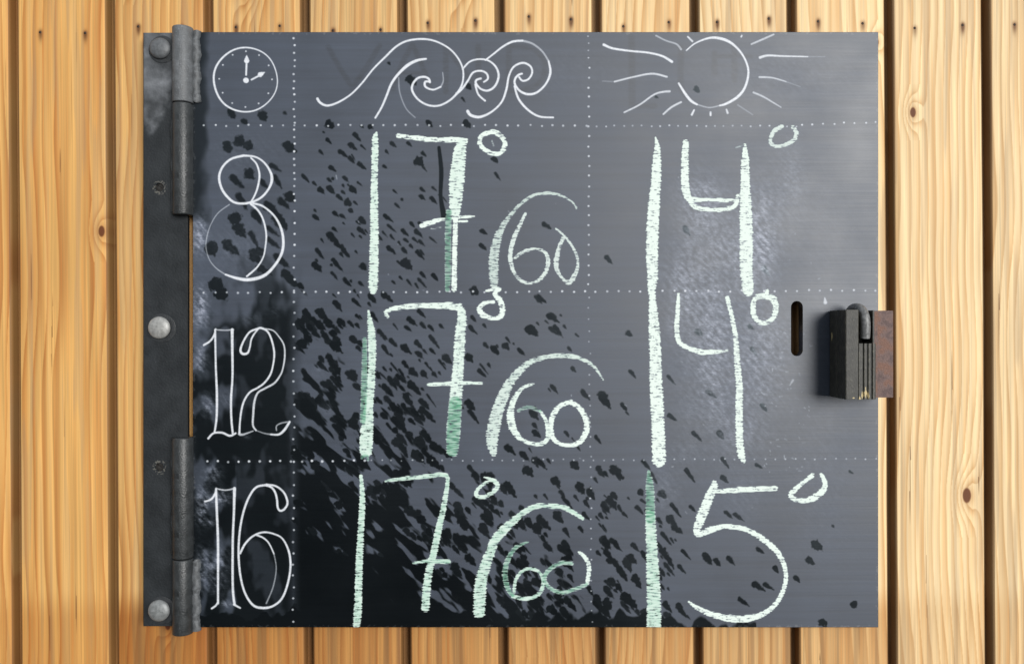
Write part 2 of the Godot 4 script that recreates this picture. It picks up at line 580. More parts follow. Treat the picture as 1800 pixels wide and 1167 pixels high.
func strip_material() -> StandardMaterial3D:
	var w := 80
	var h := 1044
	var a := field(w, h, 501, 1, 1, 0.02, 4)
	var c := field(w, h, 502, 1, 1, 0.2, 2)
	var px := PackedByteArray()
	px.resize(w * h * 3)
	var rg := PackedByteArray()
	rg.resize(w * h)
	for y in h:
		for x in w:
			var i := y * w + x
			var n := a[i] / 255.0 - 0.5
			# dry and dusty above, dark and damp below a wavy tide line
			var line := 148.0 + 26.0 * sin(x * 0.07 + 0.5) - x * 0.35 + n * 40.0
			var dry := 1.0 - smoothstep(line - 14.0, line + 14.0, float(y))
			var col := Color(0.150, 0.162, 0.172).lerp(Color(0.36, 0.37, 0.385), dry * (0.85 + n))
			col = col * (1.0 + n * 0.28)
			if c[i] > 232:
				col = col.lerp(Color(0.5, 0.5, 0.5), 0.25)
			for hy in [272.0, 764.0]:
				var hd := Vector2(x - 29.5, y - hy).length()
				if hd < 13.0 and hd > 7.0 and c[i] > 138:
					col = col.lerp(Color(0.52, 0.50, 0.46), 0.55)
			if x < 2 or x > w - 3:
				col = col.lerp(Color(0.10, 0.10, 0.10), 0.4)
			px[i * 3] = clampi(int(col.r * 255.0), 0, 255)
			px[i * 3 + 1] = clampi(int(col.g * 255.0), 0, 255)
			px[i * 3 + 2] = clampi(int(col.b * 255.0), 0, 255)
			rg[i] = clampi(int((0.52 + dry * 0.15 + n * 0.2) * 255.0), 0, 255)
	var m := StandardMaterial3D.new()
	m.albedo_texture = image_rgb(w, h, px)
	m.roughness = 1.0
	m.roughness_texture = image_grey(w, h, rg)
	m.metallic_specular = 0.4
	m.normal_enabled = true
	m.normal_texture = normal_from(w, h, c, 1.0)
	m.normal_scale = 0.35
	return m


# ---- marks on the panel, all in the drawing's own texels
func smooth_path(k: Array) -> Array:
	# Catmull-Rom through [x, y, w] triples
	var n := k.size() / 3
	var out := []
	for i in n - 1:
		var p := []
		for j in [i - 1, i, i + 1, i + 2]:
			var q := clampi(j, 0, n - 1)
			p.append(Vector3(k[q * 3], k[q * 3 + 1], k[q * 3 + 2]))
		var d: float = Vector2(p[2].x - p[1].x, p[2].y - p[1].y).length()
		var step := maxf(3.0, (p[1].z + p[2].z) * 0.22)
		var m := maxi(1, int(ceil(d / step)))
		for s in m:
			out.append(p[1].cubic_interpolate(p[2], p[0], p[3], float(s) / m))
	out.append(Vector3(k[n * 3 - 3], k[n * 3 - 2], k[n * 3 - 1]))
	return out


func lay(buf: PackedFloat32Array, k: Array, strength := 1.0, soft := 1.0, rag := 0.0):
	var pts := smooth_path(k)
	for i in pts.size() - 1:
		var a: Vector3 = pts[i]
		var b: Vector3 = pts[i + 1]
		var ra := a.z * 0.5
		var rb := b.z * 0.5
		var rm := maxf(ra, rb) + soft + rag
		var x0 := maxi(0, int(minf(a.x, b.x) - rm) - BX)
		var x1 := mini(TW - 1, int(maxf(a.x, b.x) + rm) + 1 - BX)
		var y0 := maxi(0, int(minf(a.y, b.y) - rm) - BY)
		var y1 := mini(TH - 1, int(maxf(a.y, b.y) + rm) + 1 - BY)
		var dx := b.x - a.x
		var dy := b.y - a.y
		var len2 := maxf(dx * dx + dy * dy, 0.0001)
		for y in range(y0, y1 + 1):
			var qy := y + BY - a.y
			for x in range(x0, x1 + 1):
				var qx := x + BX - a.x
				var t := clampf((qx * dx + qy * dy) / len2, 0.0, 1.0)
				var ex := qx - dx * t
				var ey := qy - dy * t
				var d := sqrt(ex * ex + ey * ey)
				var r := ra + (rb - ra) * t
				var at_i := y * TW + x
				if rag > 0.0:
					r += (row_noise[at_i] / 255.0 - 0.5) * rag * 2.0 * clampf(r / 8.0, 0.3, 1.0)
				var c := clampf((r - d) / soft + 0.5, 0.0, 1.0) * strength
				if c > buf[at_i]:
					buf[at_i] = c


func line(k: Array, strength := 1.0):      # white paint pen
	var thin := k.duplicate()
	for i in range(2, thin.size(), 3):
		thin[i] = thin[i] * 0.80
	lay(paint, thin, strength, 1.3)


func chalky(k: Array, g := 0.0, strength := 1.0):     # a stick of pale green chalk
	lay(chalk, k, strength, 1.2, 2.6)
	if g > 0.0:
		lay(green, k, g, 4.0)


func drop(x: float, y: float, length: float, width: float, angle: float, strength := 1.0, soft := 2.0):
	var dir := Vector2(cos(angle), sin(angle))
	var r0 := width * 0.5
	var m := length + r0 + 4.0
	var x0 := maxi(0, int(x - r0 - 4 + minf(0, dir.x * length)) - BX)
	var x1 := mini(TW - 1, int(x + r0 + 4 + maxf(0, dir.x * length)) - BX)
	var y0 := maxi(0, int(y - r0 - 4 + minf(0, dir.y * length)) - BY)
	var y1 := mini(TH - 1, int(y + r0 + 4 + maxf(0, dir.y * length)) - BY)
	if m < 1.0:
		return
	for yy in range(y0, y1 + 1):
		for xx in range(x0, x1 + 1):
			var q := Vector2(xx + BX - x, yy + BY - y)
			var t := clampf(q.dot(dir), 0.0, length)
			var d := (q - dir * t).length()
			var f := t / length
			var i := yy * TW + xx
			var r := r0 * (1.0 - 0.82 * f * f) + (fine_noise[i] / 255.0 - 0.5) * r0 * 0.75
			var c := clampf((r - d) / soft + 0.5, 0.0, 1.0) * strength
			if c > wet_and_shade[i]:
				wet_and_shade[i] = c


func splash(list: Array):      # [x, y of the head, length of the tail, width]
	for d in list:
		if rng.randf() < 0.55:      # fine satellite drops
			drop(d[0] + rng.randf_range(-16, 22), d[1] + rng.randf_range(-16, 22), rng.randf_range(3, 12), rng.randf_range(3, 6), deg_to_rad(rng.randf_range(38.0, 60.0)), 0.9, 1.6)
		drop(d[0], d[1], d[2], d[3], deg_to_rad(rng.randf_range(40.0, 55.0) + 7.0 * (d[1] - 600.0) / 500.0), rng.randf_range(0.90, 1.0))


func smudge(x: float, y: float, rx: float, ry: float, amount: float):   # rubbed chalk dust
	for yy in range(maxi(0, int(y - ry * 2.2) - BY), mini(TH, int(y + ry * 2.2) - BY)):
		for xx in range(maxi(0, int(x - rx * 2.2) - BX), mini(TW, int(x + rx * 2.2) - BX)):
			var i := yy * TW + xx
			var qx := (xx + BX - x) / rx
			var qy := (yy + BY - y) / ry
			var st := rub.get_noise_2d((xx + yy) * 0.030, (xx - yy) * 0.085)
			var e := exp(-(qx * qx + qy * qy) * 1.1) * amount * clampf(0.25 + 0.9 * fine_noise[i] / 255.0 + st * 0.9, 0.05, 2.0)
			dust[i] = minf(1.0, dust[i] + e)


func dots(from: Vector2, to: Vector2, gap: float, r: float, strength: float):
	var n := int((to - from).length() / gap)
	for i in n + 1:
		var p := from.lerp(to, float(i) / maxi(n, 1)) + Vector2(rng.randf_range(-1.2, 1.2), rng.randf_range(-1.2, 1.2))
		var s := strength * rng.randf_range(0.72, 1.0)
		line([p.x, p.y, r * 1.75 * rng.randf_range(0.8, 1.2), p.x + 0.4, p.y, r * 1.75], s)


func spatter():
	var pool := noise(5, 1.0, 3)
	var blotch := noise(6, 0.012, 3)
	for y in TH:
		var py := y + BY
		for x in TW:
			var pxx := x + BX
			var i := y * TW + x
			var u := float(pxx - py)
			var v := 0.0
			if pxx > 495 and u < 60.0 and py > 430:
				var n := pool.get_noise_2d((pxx + py) * 0.0075, u * 0.024)
				v = smoothstep(-0.10, 0.12, (-u - 180.0) / 310.0 + n * 1.15) * smoothstep(495.0, 530.0, float(pxx))
			if py > 1050 and pxx < 1330:
				var n2 := pool.get_noise_2d(pxx * 0.022, py * 0.01 + 9.0)
				v = maxf(v, smoothstep(-3.0, 3.0, py - 1078.0 + n2 * 22.0 - maxf(0.0, pxx - 1060.0) * 0.07))
			if pxx < 535:
				var n3 := blotch.get_noise_2d(pxx * 1.3, py * 0.8)
				var base := smoothstep(470.0, 590.0, py + n3 * 130.0 + (pxx - 430.0) * 0.7)
				base *= 1.0 - smoothstep(0.05, 0.42, n3) * (0.75 if pxx < 415 else 0.35)
				v = maxf(v, base * (1.0 - smoothstep(500.0, 535.0, float(pxx))) * 0.95)
				# the shade beside the upper hinge, painted in as wetness
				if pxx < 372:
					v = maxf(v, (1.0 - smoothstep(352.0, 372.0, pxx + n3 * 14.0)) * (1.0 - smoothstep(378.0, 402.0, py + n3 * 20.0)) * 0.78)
			wet_and_shade[i] = v
	# the big soft drops round the 8
	for d in [[398, 256, 14, 17], [420, 248, 10, 22], [435, 255, 10, 18], [408, 312, 26, 13], [436, 305, 12, 19], [418, 344, 28, 12], [458, 318, 16, 10], [412, 384, 10, 24], [417, 400, 20, 20], [370, 436, 14, 24], [398, 428, 14, 18], [408, 438, 14, 14], [446, 448, 16, 22], [455, 442, 10, 18], [378, 500, 14, 26], [388, 516, 12, 26], [492, 352, 22, 12], [508, 345, 10, 20], [505, 256, 16, 18], [470, 362, 22, 18], [486, 384, 24, 20], [446, 374, 22, 14], [404, 196, 14, 13], [460, 202, 12, 17], [428, 212, 8, 11], [499, 197, 5, 6], [440, 410, 26, 10], [470, 400, 24, 9], [476, 290, 20, 9], [481, 310, 24, 10], [470, 420, 26, 10], [485, 450, 30, 14], [500, 480, 34, 16], [455, 470, 26, 14]]:
		drop(d[0], d[1], d[2], d[3], 0.55 + (int(d[0]) % 7) * 0.09, 0.9, 3.0)
	# the spatter that flew down across the panel
	var made := 0
	for n in 2600:
		var x := rng.randf_range(515.0, 1480.0)
		var y := rng.randf_range(222.0, 1098.0)
		var u := x - y
		var c := 0.0
		if u > 450.0:
			c = 0.006
		elif u > 350.0:
			c = lerpf(0.08, 0.006, (u - 350.0) / 100.0)
		elif u > 150.0:
			c = lerpf(0.27, 0.08, (u - 150.0) / 200.0)
		elif u > -80.0:
			c = lerpf(0.58, 0.27, (u + 80.0) / 230.0)
		else:
			c = 0.58
		if x < 700.0 and y < 420.0:
			c = maxf(c, 0.15) * 1.25
		if x > 1180.0:
			c *= 0.4
		c *= 0.80
		if Vector2(x - 545.0, y - 515.0).length() < 110.0:
			c = 0.66
		if u > 30.0 and not (x > 1055.0 and y > 815.0 and x < 1190.0):
			continue
		var lam := -log(1.0 - c) / 1.25
		if rng.randf() > lam:
			continue
		made += 1
		var ang := deg_to_rad(rng.randf_range(38.0, 60.0) + 8.0 * (y - 600.0) / 500.0)
		var big := pow(rng.randf(), 1.8)
		var wd := lerpf(8.0, 19.0, big)
		var ln := lerpf(7.0, 25.0, rng.randf()) * (1.15 if wd < 9.0 else 1.0)
		drop(x, y, ln, wd, ang, rng.randf_range(0.88, 1.0))
		if rng.randf() < 0.35:      # many landed as pairs and short trains
			drop(x + rng.randf_range(4, 18), y + rng.randf_range(-14, 14), ln * 0.7, wd * 0.75, ang)
	splash([[577, 215, 13, 11], [574, 244, 11, 7], [561, 264, 11, 5], [622, 235, 18, 8], [615, 253, 16, 9], [634, 255, 11, 4], [596, 265, 20, 8], [614, 277, 13, 8], [630, 287, 16, 8], [580, 293, 12, 8], [576, 314, 9, 6], [604, 311, 12, 7], [628, 320, 11, 4], [617, 330, 13, 11], [561, 332, 13, 9], [578, 330, 13, 11], [593, 344, 13, 7], [609, 354, 11, 13], [615, 369, 7, 8], [551, 379, 12, 8], [586, 373, 11, 7], [599, 378, 10, 7], [634, 386, 11, 12], [626, 389, 9, 4], [630, 402, 16, 9], [617, 410, 9, 4], [585, 401, 9, 6], [579, 413, 20, 14], [589, 426, 22, 8], [602, 438, 18, 9], [624, 441, 6, 4], [674, 291, 7, 6], [687, 251, 11, 8], [716, 250, 11, 6], [736, 283, 9, 18]])
	splash([[742, 268, 9, 7], [691, 334, 9, 4], [694, 358, 12, 5], [739, 331, 10, 6], [739, 344, 10, 8], [760, 329, 10, 5], [758, 348, 13, 8], [676, 379, 18, 8], [681, 395, 20, 5], [686, 413, 11, 5], [672, 407, 13, 4], [707, 405, 13, 8], [710, 420, 10, 6], [722, 392, 9, 7], [731, 405, 17, 8], [755, 417, 16, 4], [737, 423, 13, 6], [682, 435, 17, 9], [708, 438, 10, 8], [733, 442, 18, 8], [711, 461, 16, 17], [740, 479, 13, 7], [761, 483, 12, 8], [637, 467, 9, 13], [605, 491, 16, 8], [532, 308, 16, 7], [702, 486, 7, 5], [715, 492, 13, 5], [735, 490, 20, 6], [553, 465, 16, 13], [585, 457, 27, 8], [583, 479, 16, 6], [556, 439, 20, 8], [632, 497, 9, 7]])
	splash([[650, 520, 16, 11], [673, 516, 22, 11], [652, 551, 18, 8], [620, 527, 18, 8], [589, 532, 18, 11], [626, 554, 10, 6], [596, 563, 16, 12], [613, 566, 13, 7], [626, 570, 9, 7], [618, 594, 13, 12], [666, 582, 20, 9], [687, 598, 16, 9], [673, 609, 18, 8], [691, 569, 13, 4], [718, 560, 18, 10], [713, 574, 13, 7], [736, 546, 16, 8], [740, 569, 11, 8], [754, 573, 13, 7], [773, 571, 9, 6], [756, 591, 25, 8], [731, 601, 16, 9], [709, 610, 16, 13], [734, 620, 13, 9], [757, 614, 11, 7], [781, 627, 16, 12]])
	splash([[772, 634, 18, 5], [748, 638, 11, 5], [709, 636, 16, 8], [687, 638, 27, 4], [673, 645, 9, 5], [722, 651, 16, 13], [743, 655, 11, 11], [702, 662, 18, 8], [720, 674, 27, 13], [667, 655, 20, 4], [674, 679, 25, 12], [662, 701, 13, 8], [712, 696, 25, 13], [690, 713, 20, 13], [709, 715, 18, 8], [720, 737, 13, 8], [750, 693, 27, 4], [740, 704, 22, 11], [748, 725, 25, 11], [692, 736, 38, 13], [680, 745, 13, 6], [744, 761, 29, 14], [658, 727, 9, 7], [568, 645, 11, 6], [532, 649, 11, 7], [578, 670, 9, 6]])
	splash([[832, 510, 11, 15], [942, 522, 16, 8], [968, 553, 16, 11], [985, 553, 4, 4], [934, 577, 16, 13], [967, 576, 20, 8], [991, 572, 7, 6], [1012, 587, 7, 5], [852, 604, 9, 8], [867, 612, 13, 13], [888, 607, 9, 13], [912, 614, 16, 8], [999, 611, 9, 6], [1006, 647, 9, 8], [970, 678, 16, 8], [1024, 688, 18, 10], [1056, 692, 22, 13], [1093, 710, 11, 7], [935, 725, 16, 13]])
	splash([[938, 746, 11, 8], [940, 759, 13, 12], [1047, 767, 16, 7], [1015, 785, 9, 4], [892, 786, 18, 12], [917, 797, 18, 11], [940, 808, 13, 13], [829, 557, 11, 7], [825, 574, 18, 8], [822, 626, 13, 14], [842, 651, 16, 8], [844, 640, 22, 4], [782, 628, 13, 10], [771, 633, 20, 5], [822, 707, 18, 14], [825, 723, 25, 9], [774, 571, 7, 5], [762, 656, 9, 8], [996, 763, 6, 4]])
	splash([[1008, 815, 13, 15], [1052, 824, 16, 12], [1045, 841, 9, 6], [975, 844, 13, 15], [1018, 854, 16, 15], [1036, 864, 16, 13], [940, 871, 7, 6], [985, 864, 12, 8], [925, 825, 16, 17], [946, 810, 20, 11], [1028, 881, 13, 8], [1059, 887, 20, 8], [1074, 883, 13, 15], [989, 874, 27, 8], [1026, 903, 13, 8], [1019, 927, 11, 7], [992, 930, 16, 8], [948, 912, 27, 15], [926, 914, 18, 13], [978, 904, 18, 15], [959, 957, 18, 11], [991, 954, 20, 11], [1053, 920, 20, 4], [1054, 904, 10, 8], [1063, 951, 13, 13], [1065, 970, 18, 11]])
	splash([[1050, 970, 9, 7], [919, 959, 20, 4], [911, 983, 11, 8], [896, 932, 16, 8], [1001, 1012, 13, 8], [926, 1026, 13, 15], [982, 1004, 13, 13], [952, 984, 13, 8], [1064, 1021, 18, 6], [942, 1057, 27, 4], [963, 1045, 13, 7], [996, 1054, 20, 13], [1044, 1057, 20, 8], [1060, 1071, 18, 15], [802, 896, 18, 11], [812, 922, 13, 11], [850, 907, 25, 13], [872, 897, 13, 8], [834, 834, 13, 13], [858, 845, 13, 11], [890, 852, 27, 15], [867, 878, 13, 11], [836, 877, 16, 13], [880, 927, 13, 13], [847, 924, 16, 13]])
	splash([[1062, 830, 11, 8], [1084, 832, 7, 5], [1071, 878, 20, 15], [1061, 887, 16, 13], [1087, 890, 13, 7], [1059, 923, 13, 4], [1119, 891, 16, 8], [1063, 950, 18, 13], [1080, 954, 13, 11], [1065, 969, 20, 8], [1107, 978, 16, 13], [1088, 998, 27, 12], [1115, 1015, 22, 14], [1065, 1021, 16, 6], [1086, 1033, 11, 4], [1144, 832, 20, 8]])
	splash([[1155, 877, 7, 4], [1156, 912, 13, 8], [1178, 912, 13, 15], [1183, 920, 16, 11], [1193, 930, 11, 7], [1164, 938, 25, 8], [1156, 956, 25, 8], [1162, 1003, 11, 9], [1161, 1028, 11, 7], [1169, 991, 27, 8], [1194, 995, 16, 8], [1169, 1061, 18, 11], [1192, 1064, 25, 11], [1089, 1073, 13, 8], [1119, 1073, 13, 8], [1172, 1080, 27, 13]])
	# single drops to the right and along the top
	for d in [[1066, 452, 16, 9], [1342, 471, 17, 10], [1204, 401, 14, 11], [1224, 156, 8, 12], [1153, 169, 5, 6], [1226, 582, 12, 12], [1318, 574, 9, 10], [1322, 613, 16, 9], [1104, 585, 8, 11], [1244, 688, 18, 9], [1340, 712, 14, 10], [1108, 652, 16, 8], [1174, 660, 22, 6], [1176, 730, 16, 9], [1218, 760, 22, 8], [1264, 760, 14, 11], [1270, 806, 20, 8], [1130, 810, 20, 8], [1434, 957, 14, 18], [1421, 984, 13, 13], [1398, 1014, 12, 9], [1362, 998, 10, 10], [1502, 1062, 6, 14], [1446, 1094, 10, 15], [1464, 924, 4, 5], [1494, 828, 8, 5], [1330, 816, 12, 7], [1300, 1052, 22, 8], [1326, 1026, 22, 11], [1344, 1026, 20, 8], [1240, 976, 20, 13], [1258, 984, 14, 10], [1280, 980, 18, 9], [1332, 964, 14, 8], [1276, 900, 16, 8], [1292, 904, 20, 8], [1180, 886, 28, 8], [1214, 890, 12, 7], [1206, 826, 26, 9], [1270, 838, 14, 10], [1200, 968, 20, 7], [868, 279, 8, 11], [870, 304, 16, 6], [955, 393, 16, 9], [845, 430, 14, 8], [846, 405, 12, 8], [576, 218, 10, 14], [683, 110, 4, 6], [650, 222, 5, 10], [752, 215, 10, 10], [818, 215, 12, 12], [720, 139, 14, 16], [822, 150, 8, 10], [812, 172, 9, 5], [964, 555, 22, 10], [975, 574, 24, 9], [946, 521, 18, 9], [930, 578, 18, 16], [1060, 698, 22, 16], [1094, 712, 14, 8]]:
		drop(d[0], d[1], d[2], d[3], deg_to_rad(32.0 + (int(d[0] * 3 + d[1]) % 9) * 3.0))
	# a dribble from the first 7
	lay(wet_and_shade, [771, 259, 6, 775, 300, 8, 774, 345, 7, 780, 380, 11], 1.0, 1.4)


func writing():
	# ruled dotted lines
	dots(Vector2(516, 67), Vector2(516, 340), 12.3, 2.6, 1.0)
	dots(Vector2(517, 352), Vector2(516, 450), 17.0, 2.7, 1.0)
	dots(Vector2(516, 470), Vector2(514, 1092), 20.0, 2.6, 0.92)
	dots(Vector2(1034, 63), Vector2(1035, 100), 12.0, 1.8, 0.8)
	dots(Vector2(1035, 118), Vector2(1034, 500), 17.0, 2.5, 0.95)
	dots(Vector2(1034, 522), Vector2(1036, 620), 17.5, 1.8, 0.7)
	dots(Vector2(1036, 640), Vector2(1040, 1092), 18.0, 1.9, 0.75)
	dots(Vector2(357, 220), Vector2(1030, 220), 19.4, 2.5, 0.92)
	dots(Vector2(1048, 221), Vector2(1400, 221), 15.5, 2.1, 0.85)
	dots(Vector2(1410, 218), Vector2(1540, 214), 18.5, 2.5, 0.95)
	dots(Vector2(357, 514), Vector2(1540, 510), 19.6, 2.5, 0.92)
	dots(Vector2(362, 811), Vector2(640, 809), 17.6, 2.9, 1.0)
	dots(Vector2(652, 809), Vector2(1540, 806), 17.5, 1.9, 0.72)
	# the clock
	var ring := []
	for i in 49:
		var a := TAU * i / 48.0 - 0.4
		ring.append_array([430.5 + 56.0 * cos(a) + 0.6 * sin(a * 5.0), 139.5 + 56.5 * sin(a), 3.6 - 1.0 * cos(a)])
	line(ring)
	for i in 12:
		var a := TAU * i / 12.0 + 0.01
		line([430.5 + 46.5 * cos(a), 138.5 + 49.0 * sin(a), 3.6, 430.9 + 46.5 * cos(a), 138.5 + 49.0 * sin(a), 3.4], 0.85)
	line([431.5, 131, 4.2, 432.5, 105, 4.2])
	line([432.5, 97, 2, 432.5, 106, 12])
	line([431, 140.5, 12, 431.6, 140.8, 12])
	line([441, 139.5, 4, 457, 131, 4.2])
	line([464, 126.5, 2, 456.5, 130.5, 11.5])
	# waves
	line([557, 173, 6, 562, 180, 5.5, 574, 185, 5, 592, 180, 4.5, 615, 166, 4, 635, 146, 4, 655, 121, 4, 676, 100, 4.5, 696, 81, 4.5, 716, 71, 4.5, 742, 68, 4.5, 765, 72, 4, 788, 84, 4, 804, 101, 4, 813, 121, 4, 813, 142, 4, 806, 159, 5, 791, 175, 4.5, 771, 185, 4.5, 751, 184, 4.5, 734, 174, 4.5, 724, 159, 5, 725, 147, 5, 733.5, 137, 5, 745, 134.5, 5, 753, 138, 5, 755, 144, 5])
	line([755, 143, 4.5, 747, 143, 5, 746, 150, 5, 752, 155, 4.5, 762, 157, 4, 774, 152, 4])
	line([774, 152, 3.6, 778.5, 142, 3, 777.5, 127, 2.4], 0.55)
	line([659, 206.5, 4.5, 670, 188, 4.5, 679, 167, 5, 687, 147, 5.5, 699, 130, 6, 716, 114, 7, 733, 105.5, 6, 748, 103, 4.5])
	line([700, 136, 3, 702, 162, 3, 713, 190, 2.8, 729, 206, 2.6], 0.45)
	line([802, 164, 6, 812, 155, 5, 822, 141, 4.5, 831, 127, 4.5, 845, 124, 4.5, 855, 129, 4.5, 857, 138, 4.5, 850, 143.5, 4])
	line([812.5, 121, 4, 825, 108, 4, 841, 103.5, 4, 858, 106, 4, 871, 117, 4.5, 876, 133, 5, 870, 150, 5, 858, 158.5, 5, 845, 156, 4.5, 836, 146, 5, 837, 140, 5, 844.5, 137.5, 5])
	line([835, 148, 5, 840, 165, 4.2, 852, 176.5, 4.5])
	line([853, 105, 4, 866, 95, 4, 884, 81, 4.5, 901, 72.5, 5, 918, 71, 5])
	line([918, 71, 5, 936, 76.5, 4.5, 953, 90, 4, 964, 107, 4], 0.62)
	line([964, 107, 4, 967, 127, 5.5, 959, 147, 4.5, 943, 162, 5, 927, 165, 5.5, 913, 159, 5, 904.5, 147, 5, 905.5, 137, 5, 912, 130.5, 5, 917, 129, 4.5])
	line([821.5, 195, 7, 827, 202, 6.5, 843, 205, 6, 863.5, 196, 4.5, 881, 179, 4.5, 889.5, 157, 5, 894, 133, 4.5, 902.5, 117, 4.5, 918, 110, 5, 931.5, 115.5, 4.5, 935, 127, 4.5, 928.5, 138.5, 4.5, 918, 141.5, 4.5, 912, 135, 4.5])
	line([904, 151, 4.5, 911, 173, 5, 927, 192, 5, 947, 204, 4.5, 972, 206, 4])
	# the sun
	line([1206.5, 88, 3, 1223, 75, 3.4, 1248, 66, 5, 1270, 68, 6.5, 1288, 77, 5.5, 1304, 94, 4.5, 1314, 115, 4.5, 1315, 134, 5, 1308, 156, 5.5, 1295, 171, 6, 1276, 182, 5.5, 1265, 185, 4])
	line([1265, 185, 3, 1246, 188.5, 3, 1225, 183, 3], 0.6)
	line([1225, 183, 4.5, 1215, 177, 6, 1205, 165, 6, 1193, 146, 4.5])
	for r in [[[1061, 78, 6, 1077, 84.5, 5, 1108, 89, 4.5, 1139, 92, 4.5, 1164, 98, 5, 1181, 108, 6], 1.0], [[1153, 62, 4, 1171, 71, 3.5, 1189, 77, 4, 1197, 86, 5], 0.62], [[1209, 64, 4, 1217, 72, 4.5], 0.9], [[1303, 64, 4, 1304, 62, 4], 0.9], [[1321, 77, 4, 1342, 68, 4.5, 1360, 60, 4], 0.75], [[1336, 100.5, 6, 1350, 97, 5, 1376, 98, 4, 1420, 99, 3], 0.92], [[1420, 99, 3, 1450, 99, 2.6], 0.3], [[1335, 135, 4.5, 1357, 136, 3.8, 1382, 143, 3], 0.75], [[1382, 143, 3, 1407, 152, 2], 0.3], [[1324.5, 162, 4.5, 1342, 169.5, 4, 1358, 179, 3.4, 1373, 188, 2.6], 0.75], [[1059, 142, 3, 1080, 143, 3], 0.3], [[1080, 143, 4, 1112, 135, 4, 1146, 129, 4.5, 1172, 134.5, 4.5], 0.85], [[1097, 197, 3.6, 1124, 183.5, 4, 1149, 166, 4, 1165, 161, 4.5, 1177, 160, 5], 0.85], [[1166, 200, 4, 1180, 188, 4.5, 1197, 179, 4.5], 0.85], [[1220, 193, 4, 1216, 201, 5], 0.95], [[1249, 197, 4.5, 1249, 202, 4.5], 0.95], [[1277, 192, 4, 1279, 198, 5], 0.9], [[1297, 184, 3.4, 1323, 201, 2.6], 0.4]]:
		line(r[0], r[1])
	# 8
	line([427, 273, 5.5, 405, 279, 5, 390, 293, 5, 384, 311, 5.5, 389, 332, 5.5, 401, 348, 5.5, 413, 356, 5, 430, 357, 5.5, 446, 353, 5, 460, 345, 5, 472, 330, 5, 477, 314, 6.5, 473, 299, 5, 462, 284, 4.2, 447, 275, 4, 427, 273, 5])
	line([440, 277, 3.6, 450, 288, 4, 455, 307, 4.5, 452, 328, 4.5, 446, 344, 4, 439, 356, 4])
	line([402, 359, 2.4, 382, 374, 2.2, 369, 395, 2, 362, 418, 2, 361, 436, 2, 367, 456, 2, 379, 471, 2.4, 395, 482, 3], 0.6)
	line([444, 357, 5, 461, 362, 4.5, 481, 379, 4.5, 493, 401, 5.5, 497, 424, 6, 494, 445, 6, 481, 467, 6, 463, 484, 7, 438, 491, 7.5, 417, 489, 6.5, 395, 482, 4])
	line([440, 358, 5.5, 453, 370, 4.5, 462, 387, 4, 467, 412, 4, 465, 436, 3.6, 461, 453, 3.4, 450, 470, 4, 433, 485, 4.5])
	# 12
	line([357, 606, 4.5, 368, 599, 4.5, 375, 589, 4.5, 378, 578, 4])
	line([378, 579, 3.4, 395, 580, 3, 409, 579, 4], 0.75)
	line([377, 579, 4.5, 378, 640, 4.5, 380, 691, 5.5, 379.5, 733, 5, 376, 759, 4.5])
	line([407, 579, 7, 407, 600, 6, 407.5, 660, 5, 405, 700, 5, 405.5, 735, 5, 408, 761, 5])
	line([365, 770, 5, 374, 761, 4.5, 389, 760, 5, 403, 765.5, 5, 413, 761, 4.5])
	line([453, 577, 5, 438, 583, 4.5, 427, 599, 4.5, 421.5, 615, 5.5, 426, 621.5, 6, 434, 620, 5, 438, 610, 4, 441, 595, 4, 449, 582, 4, 456, 576, 5, 469, 582, 4.5, 477, 599, 4.5, 481, 621, 4.5, 478.5, 643, 4, 473.5, 659, 4.5, 463, 673, 4.5, 452, 681, 4.5, 438, 689, 4.5, 428, 704, 4.5, 423, 722, 4.5, 420.5, 743, 4.2, 419.5, 762, 5])
	line([460, 577, 3, 478, 580, 3, 489, 591, 3, 498, 606, 3.6, 499.5, 626, 4, 496, 648, 3.6, 491, 660, 4, 481, 673, 4.5, 465, 682, 4.5, 452, 690, 4.5, 446, 706, 5, 444, 728, 5, 443.5, 747, 4.5, 449, 756, 4], 0.92)
	line([419.5, 762, 7, 425, 763.5, 5, 444, 757, 2.6], 0.8)
	line([449, 756, 2.4, 463, 761, 3, 475, 763, 4], 0.65)
	line([475, 763, 4, 489, 763, 5, 499, 755, 6, 508, 741, 5])
	line([507, 741, 3.4, 494, 743, 3.4, 485, 748, 3, 485, 756, 3], 0.7)
	# 16
	line([359, 881, 4, 370, 877, 4.5, 377, 867, 4.5, 379, 858, 4])
	line([378, 858, 3.4, 395, 861, 3.4, 411, 858, 4], 0.85)
	line([378.5, 860, 5, 380, 900, 5.5, 382, 952, 5.5, 382, 1020, 5, 382, 1060, 5])
	line([411, 858, 7, 410, 900, 5.5, 408, 952, 5.5, 408, 1030, 5.5, 411, 1062, 5.5])
	line([371, 1069, 4.5, 378, 1064, 4.5, 382, 1058, 4.5])
	line([410, 1062, 5, 421, 1068, 4])
	line([467, 852, 5, 451, 855, 5, 440, 867, 5, 430, 889, 5, 422.6, 918, 5, 418.7, 952, 5, 418.7, 986, 5, 422.6, 1018, 5, 430.5, 1044, 5, 443.7, 1063, 5.5, 459.5, 1068, 6, 478, 1065, 5, 494, 1052, 5, 504, 1028, 5, 509.5, 997, 5, 507, 970, 5, 496, 947, 4, 480.5, 938, 4, 462, 935, 4.5, 444, 941.5, 4.5, 430, 955, 5, 421, 972, 5])
	line([450, 940, 4.5, 462, 945, 4, 472, 955, 3.6, 480.5, 973, 3.4])
	line([480.5, 973, 3, 484.5, 999, 2.8, 479, 1031, 3, 467, 1060, 3.4], 0.62)
